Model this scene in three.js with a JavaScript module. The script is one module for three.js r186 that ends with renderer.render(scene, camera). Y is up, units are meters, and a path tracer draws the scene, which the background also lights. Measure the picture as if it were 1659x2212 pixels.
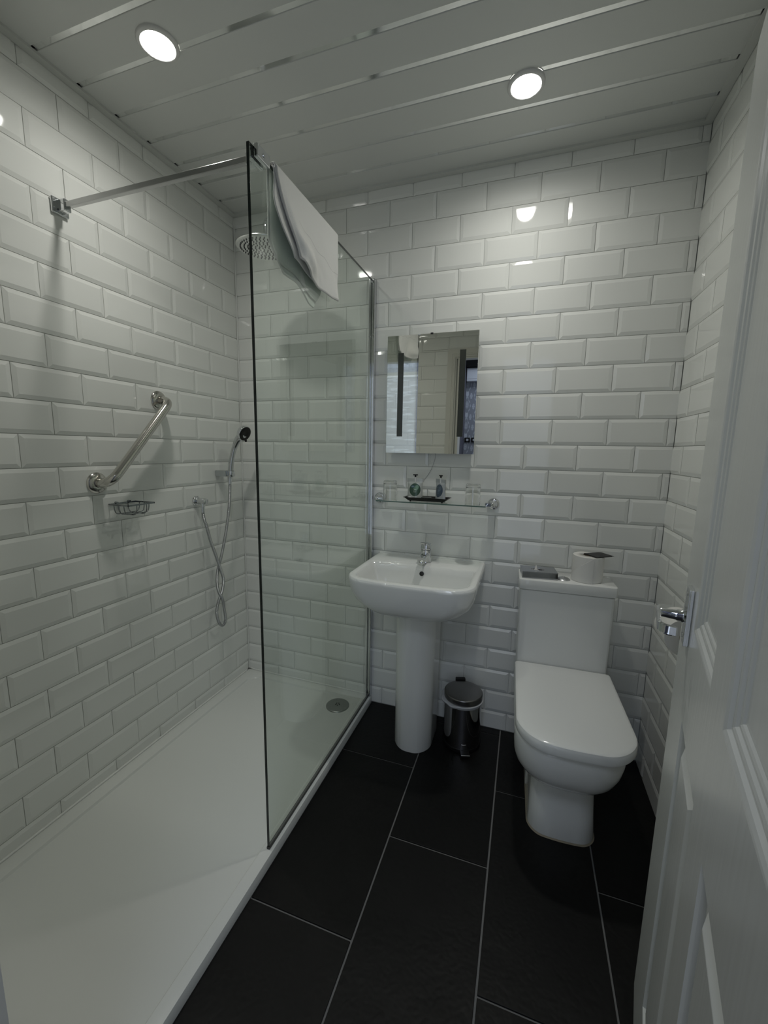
import * as THREE from 'three';
import { mergeGeometries, toCreasedNormals, mergeVertices } from 'three/addons/utils/BufferGeometryUtils.js';
import { RoundedBoxGeometry } from 'three/addons/geometries/RoundedBoxGeometry.js';
import { RectAreaLightUniformsLib } from 'three/addons/lights/RectAreaLightUniformsLib.js';
import { ImprovedNoise } from 'three/addons/math/ImprovedNoise.js';

// ------------------------------------------------------------------ camera, light, exposure
const scene = new THREE.Scene();
scene.background = new THREE.Color(0x000000);
const camera = new THREE.PerspectiveCamera(102.52, 1659 / 2212, 0.01, 30);
camera.rotation.order = 'YXZ';
camera.position.set(1.41489, 1.27784, 1.8229);
camera.rotation.set(-0.150725, 0.327391, 0.016514);
scene.add(camera);
const renderer = new THREE.WebGLRenderer({ antialias: true });
renderer.toneMapping = THREE.LinearToneMapping;
renderer.toneMappingExposure = 1.0;
renderer.shadowMap.enabled = true;
RectAreaLightUniformsLib.init();
const LAMP = 0.98, LAMP_CORE = 0.62, LAMP_COLOR = new THREE.Color(1.0, 0.985, 0.93), LENS_GLOW = 16;
const DAY = 0.75, DAY_COLOR = new THREE.Color(0.74, 0.83, 1.0), PANE_GLOW = 0.5;
const LAMPS = [[0.378, 0.783], [1.344, 0.34]];                 // x, z of the two ceiling lamps
for (const [x, z] of LAMPS) {
  for (const [power, angle] of [[LAMP, 1.5], [LAMP_CORE, 0.85]]) {   // the lamp's wide spread and its stronger downward core
    const l = new THREE.SpotLight(LAMP_COLOR, power, 0, angle, 1, 2);
    l.name = 'downlight_beam'; l.position.set(x, 2.366, z); l.target.position.set(x, 0, z); l.castShadow = true; l.shadow.radius = 1.85; scene.add(l, l.target);
  }
}
const dayLight = new THREE.RectAreaLight(DAY_COLOR, DAY, 0.6, 1.9);
dayLight.name = 'window_daylight'; dayLight.position.set(1.46, 1.1, 2.53); scene.add(dayLight);   // faces -z, into the doorway
const hallLight = new THREE.RectAreaLight(new THREE.Color(0.74, 0.83, 1.0), 8, 0.5, 0.5);
hallLight.name = 'unseen_hall_light'; hallLight.position.set(1.35, 2.37, 2.25); hallLight.rotation.x = -Math.PI / 2; scene.add(hallLight);  // unseen area light, out of view overhead, placed to brighten the hall wallpaper

// ------------------------------------------------------------------ helpers
let seed = 20240611;
const rnd = () => { seed = (seed * 1664525 + 1013904223) >>> 0; return seed / 4294967296; };
const noise = new ImprovedNoise();
const V = (x, y, z) => new THREE.Vector3(x, y, z);
const names = {};
function numbered(n) { const k = (names[n] = (names[n] ?? -1) + 1); return k ? n + '_' + String(k).padStart(3, '0') : n; }
function tag(o, label, category, group) {
  o.userData = { ...o.userData, label, category }; if (group) o.userData.group = group; return o;
}
function thing(name, label, category, pos = [0, 0, 0], turn = 0, group) {
  const o = new THREE.Group(); o.name = numbered(name); o.position.set(...pos); o.rotation.y = turn;
  scene.add(o); return tag(o, label, category, group);
}
function structure(name, label) {
  const o = new THREE.Group(); o.name = name; scene.add(o); o.userData = { kind: 'structure', label }; return o;
}
function part(name, geo, mat, parent, label) {
  const m = new THREE.Mesh(Array.isArray(geo) ? join(geo) : geo, mat); m.name = name; m.castShadow = m.receiveShadow = true;
  parent.add(m); if (label) m.userData.label = label; return m;
}
function join(list) {
  return mergeGeometries(list.map((g) => {
    const n = g.index ? g.toNonIndexed() : g;
    for (const k of Object.keys(n.attributes)) if (!['position', 'normal', 'uv'].includes(k)) n.deleteAttribute(k);
    if (!n.attributes.uv) n.setAttribute('uv', new THREE.BufferAttribute(new Float32Array(n.attributes.position.count * 2), 2));
    return n;
  }));
}
const box = (x0, x1, y0, y1, z0, z1) => new THREE.BoxGeometry(x1 - x0, y1 - y0, z1 - z0).translate((x0 + x1) / 2, (y0 + y1) / 2, (z0 + z1) / 2);
const rbox = (x0, x1, y0, y1, z0, z1, r = 0.003, seg = 3) => new RoundedBoxGeometry(x1 - x0, y1 - y0, z1 - z0, seg, r).translate((x0 + x1) / 2, (y0 + y1) / 2, (z0 + z1) / 2);
function tube(points, r, seg = 48, radial = 12, closed = false, tension = 0.5) {
  const c = points.isCurve ? points : new THREE.CatmullRomCurve3(points.map((p) => V(...p)), closed, 'catmullrom', tension);
  return new THREE.TubeGeometry(c, seg, r, radial, closed);
}
function bentTube(points, bend, r, radial = 20) {       // straight runs joined by round bends
  const P = points.map((p) => V(...p)), path = new THREE.CurvePath(); let from = P[0];
  for (let i = 1; i < P.length - 1; i++) {
    const a = P[i].clone().add(P[i - 1].clone().sub(P[i]).normalize().multiplyScalar(bend));
    const b = P[i].clone().add(P[i + 1].clone().sub(P[i]).normalize().multiplyScalar(bend));
    path.add(new THREE.LineCurve3(from, a)); path.add(new THREE.QuadraticBezierCurve3(a, P[i], b)); from = b;
  }
  path.add(new THREE.LineCurve3(from, P[P.length - 1]));
  return new THREE.TubeGeometry(path, 90, r, radial, false);
}
const lathe = (pts, seg = 40) => new THREE.LatheGeometry(pts.map(([a, b]) => new THREE.Vector2(a, b)), seg);
function cyl(a, b, r0, r1 = r0, seg = 24) {              // a cylinder from point a to point b
  const A = V(...a), B = V(...b), d = B.clone().sub(A), g = new THREE.CylinderGeometry(r1, r0, d.length(), seg);
  g.applyQuaternion(new THREE.Quaternion().setFromUnitVectors(V(0, 1, 0), d.clone().normalize()));
  const m = A.add(B).multiplyScalar(0.5); return g.translate(m.x, m.y, m.z);
}
const onWall = (g) => g.rotateZ(-Math.PI / 2);           // a lathe whose axis comes out of the left wall (+x)
function strip(quads) {                                  // flat-shaded quads [a,b,c,d] counter-clockwise
  const p = [], uv = [];
  for (const [a, b, c, d] of quads) { for (const q of [a, b, c, a, c, d]) p.push(...q); uv.push(0, 0, 1, 0, 1, 1, 0, 0, 1, 1, 0, 1); }
  const g = new THREE.BufferGeometry();
  g.setAttribute('position', new THREE.Float32BufferAttribute(p, 3)); g.setAttribute('uv', new THREE.Float32BufferAttribute(uv, 2));
  g.computeVertexNormals(); return g;
}
function grid(nu, nv, f, uvScale = [1, 1]) {             // a surface from f(u, v) -> [x, y, z]
  const p = [], uv = [], idx = [];
  for (let j = 0; j <= nv; j++) for (let i = 0; i <= nu; i++) { p.push(...f(i / nu, j / nv)); uv.push(i / nu * uvScale[0], j / nv * uvScale[1]); }
  for (let j = 0; j < nv; j++) for (let i = 0; i < nu; i++) { const a = j * (nu + 1) + i, b = a + 1, c = a + nu + 1, d = c + 1; idx.push(a, b, d, a, d, c); }
  const g = new THREE.BufferGeometry();
  g.setAttribute('position', new THREE.Float32BufferAttribute(p, 3)); g.setAttribute('uv', new THREE.Float32BufferAttribute(uv, 2));
  g.setIndex(idx); g.computeVertexNormals(); return g;
}
function thick(nu, nv, f, t, uvScale) {                  // the same surface given a thickness, with closed rounded edges
  const s = grid(nu, nv, f), n = s.attributes.normal, P = s.attributes.position, at = (i, j, k) => {
    const q = j * (nu + 1) + i; return [P.getX(q) + n.getX(q) * k, P.getY(q) + n.getY(q) * k, P.getZ(q) + n.getZ(q) * k];
  };
  const A = grid(nu, nv, (u, v) => at(Math.round(u * nu), Math.round(v * nv), t / 2), uvScale);
  const B = grid(nu, nv, (u, v) => at(Math.round((1 - u) * nu), Math.round(v * nv), -t / 2), uvScale);
  const rim = (list) => {
    const q = []; for (let k = 0; k < list.length - 1; k++) {
      const [i, j] = list[k], [i2, j2] = list[k + 1], c = [i, j], ext = (ii, jj) => {   // bulge the edge outwards a little
        const e = at(ii, jj, 0), ci = Math.min(nu - 1, Math.max(1, ii)), cj = Math.min(nv - 1, Math.max(1, jj)), w = at(ci, cj, 0);
        const d = V(e[0] - w[0], e[1] - w[1], e[2] - w[2]).normalize().multiplyScalar(t * 0.45); return [e[0] + d.x, e[1] + d.y, e[2] + d.z];
      };
      q.push([at(i, j, t / 2), ext(i, j), ext(i2, j2), at(i2, j2, t / 2)], [ext(i, j), at(i, j, -t / 2), at(i2, j2, -t / 2), ext(i2, j2)]);
    } return strip(q);
  };
  const r = (n2) => [...Array(n2 + 1).keys()];
  return join([A, B, rim(r(nu).reverse().map((i) => [i, nv])), rim(r(nu).map((i) => [i, 0])), rim(r(nv).map((j) => [nu, j])), rim(r(nv).reverse().map((j) => [0, j]))]);
}
// outline of a rectangle with rounded corners in the x-z plane, radii in the order back-left, back-right, front-right, front-left; bow pushes the front out
function outline(x0, x1, z0, z1, r, bow = 0, n = 12, per = 16) {
  const R = Array.isArray(r) ? r : [r, r, r, r], p = [];
  const arc = (cx, cz, rad, a0) => { for (let i = 0; i <= n; i++) { const a = a0 + (Math.PI / 2) * (i / n); p.push([cx + Math.cos(a) * rad, cz + Math.sin(a) * rad]); } };
  const line = (a, b) => { for (let i = 1; i < per; i++) p.push([a[0] + (b[0] - a[0]) * i / per, a[1] + (b[1] - a[1]) * i / per]); };
  arc(x0 + R[0], z0 + R[0], R[0], Math.PI); line([x0 + R[0], z0], [x1 - R[1], z0]);
  arc(x1 - R[1], z0 + R[1], R[1], -Math.PI / 2); line([x1, z0 + R[1]], [x1, z1 - R[2]]);
  arc(x1 - R[2], z1 - R[2], R[2], 0); line([x1 - R[2], z1], [x0 + R[3], z1]);
  arc(x0 + R[3], z1 - R[3], R[3], Math.PI / 2); line([x0, z1 - R[3]], [x0, z0 + R[0]]);
  const cx = (x0 + x1) / 2, hw = (x1 - x0) / 2;
  return p.map(([x, z]) => [x, z + bow * (1 - ((x - cx) / hw) ** 2) * Math.max(0, (z - z0) / (z1 - z0)) ** 2]);
}
function loft(rings, { capStart = true, capEnd = true, crease = 0.7 } = {}) {   // rings: {y, pts} or {pts: [[x,y,z]...]}; bottom to top when seen from outside
  const R = rings.map((r) => r.pts.map((q) => q.length === 3 ? q : [q[0], r.y, q[1]])), n = R[0].length, p = [], idx = [];
  R.forEach((r) => r.forEach((q) => p.push(...q)));
  for (let k = 0; k < R.length - 1; k++) for (let i = 0; i < n; i++) { const a = k * n + i, b = k * n + (i + 1) % n, c = a + n, d = b + n; idx.push(a, c, d, a, d, b); }
  const cap = (ring, flip) => {
    const c = [0, 0, 0]; R[ring].forEach((q) => q.forEach((v, k) => { c[k] += v / n; })); p.push(...c); const ci = p.length / 3 - 1;
    for (let i = 0; i < n; i++) { const a = ring * n + i, b = ring * n + (i + 1) % n; if (flip) idx.push(ci, a, b); else idx.push(ci, b, a); }
  };
  if (capStart) cap(0, true); if (capEnd) cap(R.length - 1, false);
  const g = new THREE.BufferGeometry(); g.setAttribute('position', new THREE.Float32BufferAttribute(p, 3)); g.setIndex(idx);
  const out = toCreasedNormals(g, crease); out.setAttribute('uv', new THREE.BufferAttribute(new Float32Array(out.attributes.position.count * 2), 2)); return out;
}
function texture(w, h, fn, { srgb = false, repeat } = {}) {
  const d = new Uint8Array(w * h * 4);
  for (let y = 0; y < h; y++) for (let x = 0; x < w; x++) {
    const c = fn(x / w, y / h, x, y), o = (y * w + x) * 4, a = Array.isArray(c) ? c : [c, c, c];
    for (let k = 0; k < 3; k++) d[o + k] = Math.max(0, Math.min(255, a[k] * 255)); d[o + 3] = 255;
  }
  const t = new THREE.DataTexture(d, w, h); t.wrapS = t.wrapT = THREE.RepeatWrapping; t.magFilter = THREE.LinearFilter; t.minFilter = THREE.LinearMipmapLinearFilter; t.generateMipmaps = true;
  if (srgb) t.colorSpace = THREE.SRGBColorSpace; if (repeat) t.repeat.set(...repeat); t.needsUpdate = true; return t;
}
const tiled = (u, v, s, z = 0) => {                      // noise that repeats over the unit square
  const a = u * s, b = v * s, f = (x, y) => noise.noise(x, y, z), wu = u, wv = v;
  return f(a, b) * (1 - wu) * (1 - wv) + f(a - s, b) * wu * (1 - wv) + f(a, b - s) * (1 - wu) * wv + f(a - s, b - s) * wu * wv;
};

// ------------------------------------------------------------------ materials
const lin = (r, g, b) => new THREE.Color().setRGB(r, g, b);
const std = (c, roughness, metalness = 0, more = {}) => new THREE.MeshStandardMaterial({ color: c, roughness, metalness, ...more });
const phys = (c, roughness, more = {}) => new THREE.MeshPhysicalMaterial({ color: c, roughness, ...more });
const glazeBump = texture(128, 128, (u, v) => 0.5 + 0.35 * tiled(u, v, 4, 3) + 0.15 * tiled(u, v, 11, 8));
const M = {
  tile: [0.825, 0.845, 0.81].map((s, i) => phys(lin(s * 0.985, s, s * 0.955), 0.055, { ior: 1.5, bumpMap: glazeBump, bumpScale: 0.00012 })),
  grout: std(lin(0.50, 0.51, 0.48), 0.85),
  silicone: std(lin(0.74, 0.75, 0.72), 0.45),
  ceramic: phys(lin(0.79, 0.80, 0.775), 0.07, { ior: 1.5 }),
  acrylic: phys(lin(0.72, 0.735, 0.70), 0.22, { ior: 1.48 }),
  plank: phys(lin(0.66, 0.675, 0.645), 0.35),
  pvc: phys(lin(0.62, 0.635, 0.60), 0.3),
  chrome: std(lin(0.72, 0.73, 0.745), 0.06, 1),
  boxChrome: std(lin(0.42, 0.43, 0.46), 0.07, 1),
  darkChrome: std(lin(0.30, 0.31, 0.32), 0.12, 1),
  steel: std(lin(0.62, 0.60, 0.56), 0.13, 1),
  satin: std(lin(0.55, 0.56, 0.57), 0.3, 1),
  dark: std(lin(0.012, 0.012, 0.013), 0.5),
  blackPlastic: phys(lin(0.006, 0.006, 0.006), 0.38, { specularIntensity: 0.6 }),
  glassPane: phys(lin(0.935, 0.965, 0.945), 0.0, { transmission: 1, ior: 1.5, thickness: 0 }),
  clearGlass: phys(lin(0.96, 0.975, 0.97), 0.0, { transmission: 1, ior: 1.45, thickness: 0 }),
  solidGlass: phys(lin(0.985, 0.99, 0.988), 0.0, { transmission: 1, ior: 1.5, thickness: 0.003 }),
  shelfEdge: phys(lin(0.10, 0.17, 0.145), 0.15),
  glassEdge: phys(lin(0.004, 0.009, 0.008), 0.08),
  mirror: std(lin(0.80, 0.81, 0.77), 0.0, 1),
  hallPaint: std(lin(0.11, 0.11, 0.14), 0.7),
  carpet: std(lin(0.05, 0.05, 0.06), 0.95),
  lens: std(lin(0.8, 0.8, 0.8), 0.4, 0, { emissive: LAMP_COLOR, emissiveIntensity: LENS_GLOW }),
  paper: std(lin(0.80, 0.79, 0.75), 0.95),
};

// ------------------------------------------------------------------ the room
const W = 1.935, H = 2.38, ZF = 1.6, ZH = 1.71, ROW = 0.1018, TOP = 2.325, HALF = 0.101;
// one bevelled wall tile, w x h, bevels left out on cut sides; local +z faces the room
const tileCache = new Map();
function tileGeometry(w, h, cutL, cutR, cutB, cutT) {
  const key = [w.toFixed(4), h.toFixed(4), +cutL, +cutR, +cutB, +cutT].join();
  if (tileCache.has(key)) return tileCache.get(key);
  const x = w / 2, y = h / 2, b = 0.0125, z0 = -0.006, z1 = -0.0012, z2 = 0.0018, in_ = (c, s) => c ? 0.0006 : Math.min(b, s * 0.4);
  const l = -x + in_(cutL, w), r = x - in_(cutR, w), d = -y + in_(cutB, h), u = y - in_(cutT, h);
  const zl = cutL ? z2 - 0.0004 : z1, zr = cutR ? z2 - 0.0004 : z1, zd = cutB ? z2 - 0.0004 : z1, zu = cutT ? z2 - 0.0004 : z1;
  const zLD = Math.min(zl, zd), zRD = Math.min(zr, zd), zRU = Math.min(zr, zu), zLU = Math.min(zl, zu);
  const T = [[l, d, z2], [r, d, z2], [r, u, z2], [l, u, z2]], E = [[-x, -y, zLD], [x, -y, zRD], [x, y, zRU], [-x, y, zLU]], B = E.map(([a, c]) => [a, c, z0]);
  const q = [[T[0], T[1], T[2], T[3]]];
  for (let k = 0; k < 4; k++) { const n = (k + 1) % 4; q.push([E[k], E[n], T[n], T[k]], [B[k], B[n], E[n], E[k]]); }
  const g = strip(q), p = g.attributes.position, uv = g.attributes.uv;
  for (let i = 0; i < p.count; i++) uv.setXY(i, p.getX(i) / 0.2 + 0.5, p.getY(i) / 0.2 + 0.5);
  tileCache.set(key, g); return g;
}
// tiles a wall in its own frame: u to the right, y up, +z into the room; joint(row) gives where the upright joints of a row stand (mod 0.202)
function tileWall(root, width, joint, allow, TOP_ = TOP, ROW_ = ROW, HALF_ = HALF) {
  for (let n = 0; n <= 23; n++) {
    const rowTop = n === 0 ? H - 0.001 : TOP_ - ROW_ * (n - 1) - 0.0009, rowBot = n === 23 ? 0.002 : TOP_ - ROW_ * n + 0.0009;
    const yT = rowTop, yB = rowBot, cutT = n === 0, cutB = n === 23;
    let a = joint(n) % (2 * HALF_); if (a > 0) a -= 2 * HALF_;
    for (; a < width; a += 2 * HALF_) {
      const L = Math.max(a, 0), Rr = Math.min(a + 2 * HALF_, width); if (Rr - L < 0.008) continue;
      const cutL = a < -1e-6, cutR = a + 2 * HALF_ > width + 1e-6;
      for (const [l, r, b, t, cl, cr, cb, ct] of allow(L + 0.0009, Rr - 0.0009, yB, yT, cutL, cutR, cutB, cutT)) {
        const m = part('tile', tileGeometry(r - l, t - b, cl, cr, cb, ct), M.tile[Math.floor(rnd() * 3)], root);
        m.position.set((l + r) / 2, (b + t) / 2, (rnd() - 0.5) * 0.0006);
        m.rotation.set((rnd() - 0.5) * 0.007, (rnd() - 0.5) * 0.005, 0);
      }
    }
  }
}
const whole = (l, r, b, t, cl, cr, cb, ct) => [[l, r, b, t, cl, cr, cb, ct]];
const mod2 = (n) => ((n % 2) + 2) % 2;
{ // back wall: u = x
  const w = structure('wall_back', 'white bevelled metro tile wall behind basin and toilet');
  part('wall_core', box(-0.1, W + 0.1, -0.1, H + 0.1, -0.12, -0.004), M.grout, w);
  tileWall(w, W, (n) => 1.103 + HALF * (mod2(n) ? 1 : 0), whole);
}
{ // left wall: u runs from the front (z = ZF) to the back, so u = ZF - z
  const w = structure('wall_left', 'white bevelled metro tile wall along the shower');
  const f = new THREE.Group(); w.rotation.y = Math.PI / 2; w.position.set(0, 0, ZF);
  part('wall_core', box(-0.2, ZF + 0.1, -0.1, H + 0.1, -0.12, -0.004), M.grout, w);
  tileWall(w, ZF, (n) => ZF - HALF * (mod2(n) ? 0 : 1), whole);
}
{ // right wall: u = z
  const w = structure('wall_right', 'white bevelled metro tile wall beside the toilet');
  w.rotation.y = -Math.PI / 2; w.position.set(W, 0, 0);
  part('wall_core', box(-0.1, ZF + 0.16, -0.1, H + 0.1, -0.12, -0.004), M.grout, w);
  tileWall(w, ZF, (n) => HALF * (mod2(n) ? 1 : 0), whole);
}
const DL = 0.888, DR = 1.604, DT = 1.998, AL = 0.787, AR = 1.70, AT = 2.062;      // door opening and the outside of its architrave
{ // front wall with the doorway, seen in the mirror: u = W - x
  const w = structure('wall_front', 'white bevelled metro tile wall around the doorway');
  w.rotation.y = Math.PI; w.position.set(W, 0, ZF);
  const s = new THREE.Shape([[-0.1, -0.05], [W - DR - 0.02, -0.05], [W - DR - 0.02, DT + 0.02], [W - DL + 0.02, DT + 0.02], [W - DL + 0.02, -0.05], [W + 0.1, -0.05], [W + 0.1, H + 0.1], [-0.1, H + 0.1]].map((p) => new THREE.Vector2(...p)));
  part('wall_core', new THREE.ExtrudeGeometry(s, { depth: ZH - ZF - 0.004, bevelEnabled: false }).translate(0, 0, -(ZH - ZF)), M.grout, w);
  const a0 = W - AR, a1 = W - AL;                                                // hide nothing: tiles stop at the architrave
  tileWall(w, W, (n) => W - 0.576 + (mod2(n) ? 0 : 0.1075), (l, r, b, t, cl, cr, cb, ct) => {
    if (b >= AT - 0.001 || r <= a0 || l >= a1) return [[l, r, b, t, cl, cr, cb, ct]];
    const out = [];
    if (t > AT) { out.push([l, r, AT + 0.001, t, cl, cr, true, ct]); t = AT - 0.001; }
    if (t - b < 0.01) return out;
    if (l < a0 - 0.01) out.push([l, a0 - 0.001, b, t, cl, true, cb, ct]);
    if (r > a1 + 0.01) out.push([a1 + 0.001, r, b, t, true, cr, cb, ct]);
    return out;
  }, 2.3656, 0.1053, 0.1075);
}
{ // floor of dark slate-look tiles, 61 x 30.5 cm, laid half over
  const slateBump = texture(512, 512, (u, v) => {
    const a = tiled(u + 0.06 * tiled(u, v, 5, 1), v, 7, 2), b = tiled(u, v, 23, 5), c = tiled(u, v, 61, 9);
    return 0.5 + 0.28 * a + 0.16 * Math.abs(b) + 0.08 * c;
  });
  const slateCol = texture(512, 512, (u, v) => { const k = 0.62 + 0.2 * tiled(u, v, 6, 12) + 0.25 * tiled(u, v, 40, 3) + 0.22 * Math.max(0, tiled(u, v, 18, 7) - 0.15); return [k, k, k * 0.99]; });
  const mats = [0, 1, 2].map((i) => { const m = phys(lin(0.0075 + 0.0012 * i, 0.0075 + 0.0012 * i, 0.0073 + 0.0012 * i), 0.45, { map: slateCol, bumpMap: slateBump, bumpScale: 0.0035, specularIntensity: 0.4 }); return m; });
  const w = structure('floor', 'black slate tile floor with pale grey grout');
  part('screed', box(-0.1, W + 0.1, -0.12, -0.004, -0.1, ZH), std(lin(0.17, 0.17, 0.165), 0.9), w);
  part('carpet', box(0.6, 3.2, -0.12, -0.002, ZH, 3.2), M.carpet, w);
  const cols = [[0.42, 0.746, 0.36], [0.746, 1.063, 0.36], [1.063, 1.3845, 0.043], [1.3845, 1.697, 0.363], [1.697, 1.937, 0.005]], g = 0.0027;
  for (const [x0, x1, z0] of cols.slice(1)) for (let k = -1; k < 4; k++) {
    const a = Math.max(z0 + 0.6335 * k, 0), b = Math.min(z0 + 0.6335 * (k + 1), ZH); if (b - a < 0.01) continue;
    const geo = new RoundedBoxGeometry(x1 - x0 - 2 * g, 0.01, b - a - 2 * g, 1, 0.0012).translate((x0 + x1) / 2, -0.005, (a + b) / 2);
    const p = geo.attributes.position, uv = geo.attributes.uv, ou = rnd(), ov = rnd();
    for (let i = 0; i < p.count; i++) uv.setXY(i, p.getX(i) / 0.6 + ou, p.getZ(i) / 0.6 + ov);
    part('floor_tile', geo, mats[Math.floor(rnd() * 3)], w).position.y = (rnd() - 0.5) * 0.0006;
  }
}
{ // ceiling of white boards with narrow chrome strips between them
  const w = structure('ceiling', 'white plank ceiling with narrow chrome strips');
  part('ceiling_core', box(-0.1, W + 0.1, H + 0.012, H + 0.1, -0.1, ZH), M.dark, w);
  part('hall_ceiling', box(0.6, 3.2, H, H + 0.1, ZH, 3.2), std(lin(0.3, 0.3, 0.33), 0.9), w);
  const G = 0.008;
  let from = 0.004;
  for (let k = 0; k < 14; k++) {
    const c = 0.126 + 0.1255 * k, to = Math.min(c - G, ZF - 0.002);
    part('ceiling_plank', rbox(0.004, W - 0.004, H, H + 0.011, from, to, 0.0016, 2), M.plank, w);
    if (c + G > ZF - 0.01) break;
    part('chrome_strip', box(0.033, W - 0.031, H + 0.002, H + 0.008, c - G - 0.001, c + G + 0.001), M.ceilingStrip ??= std(lin(0.80, 0.81, 0.80), 0.1, 1), w);
    from = c + G;
  }
}
// slim white trim where the ceiling meets the walls
[['trim_1', box(0.0025, W - 0.0025, H - 0.007, H, 0.003, 0.027), 'white ceiling edge trim along the back wall'],
 ['trim_2', box(0.003, 0.028, H - 0.007, H, 0.027, ZF - 0.003), 'white ceiling edge trim along the shower wall'],
 ['trim_3', box(W - 0.028, W - 0.003, H - 0.007, H, 0.027, ZF - 0.003), 'white ceiling edge trim along the right wall'],
 ['trim_4', box(0.028, W - 0.028, H - 0.007, H, ZF - 0.027, ZF - 0.003), 'white ceiling edge trim above the doorway'],
].forEach(([n, g, label]) => { const t = structure(n, label); part('trim_board', g, M.pvc, t); });
{ // white sealant in the shower corner
  const t = structure('trim_5', 'white sealant line in the shower corner');
  part('sealant', tube([[0.004, 0.04, 0.004], [0.004, 1.2, 0.004], [0.004, H - 0.01, 0.004]], 0.0042, 8, 8), M.silicone, t);
}
// ------------------------------------------------------------------ door frame, door
const doorGrain = texture(256, 512, (u, v) => 0.5 + 0.3 * tiled(u * 1, v, 1, 4) + 0.42 * noise.noise(u * 60, v * 5, 2.5) + 0.2 * noise.noise(u * 110, v * 9, 7.5));
const doorPaint = phys(lin(0.74, 0.755, 0.735), 0.24, { bumpMap: doorGrain, bumpScale: 0.00028 }), frameP = phys(lin(0.66, 0.655, 0.60), 0.3);
{
  const t = structure('trim_6', 'white moulded architrave and lining around the doorway');
  const prof = [[0, 0], [0, 0.014], [0.036, 0.014], [0.038, 0.011], [0.044, 0.011], [0.05, 0.018], [0.058, 0.018], [0.062, 0.012], [0.066, 0.008], [0.071, 0.008], [0.071, 0]];
  const run = (path) => {                                // path of three or so corners: [outer corner, inner direction]
    const q = []; for (let k = 0; k < path.length - 1; k++) for (let i = 0; i < prof.length - 1; i++) {
      const P = (c, [a, h]) => [c[0] + c[2] * a, c[1] + c[3] * a, ZF - h];
      q.push([P(path[k], prof[i]), P(path[k + 1], prof[i]), P(path[k + 1], prof[i + 1]), P(path[k], prof[i + 1])]);
    } return strip(q);
  };
  part('architrave', run([[AL, 0, 1, 0], [AL, AT, 1, -1.05], [AR, AT, -1, -1.05], [AR, 0, -1, 0]]), frameP, t);
  part('door_lining', [box(DL - 0.02, DL, 0, DT + 0.02, ZF - 0.002, ZH + 0.002), box(DR, DR + 0.02, 0, DT + 0.02, ZF - 0.002, ZH + 0.002), box(DL, DR, DT, DT + 0.02, ZF - 0.002, ZH + 0.002)], frameP, t);
}
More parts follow.
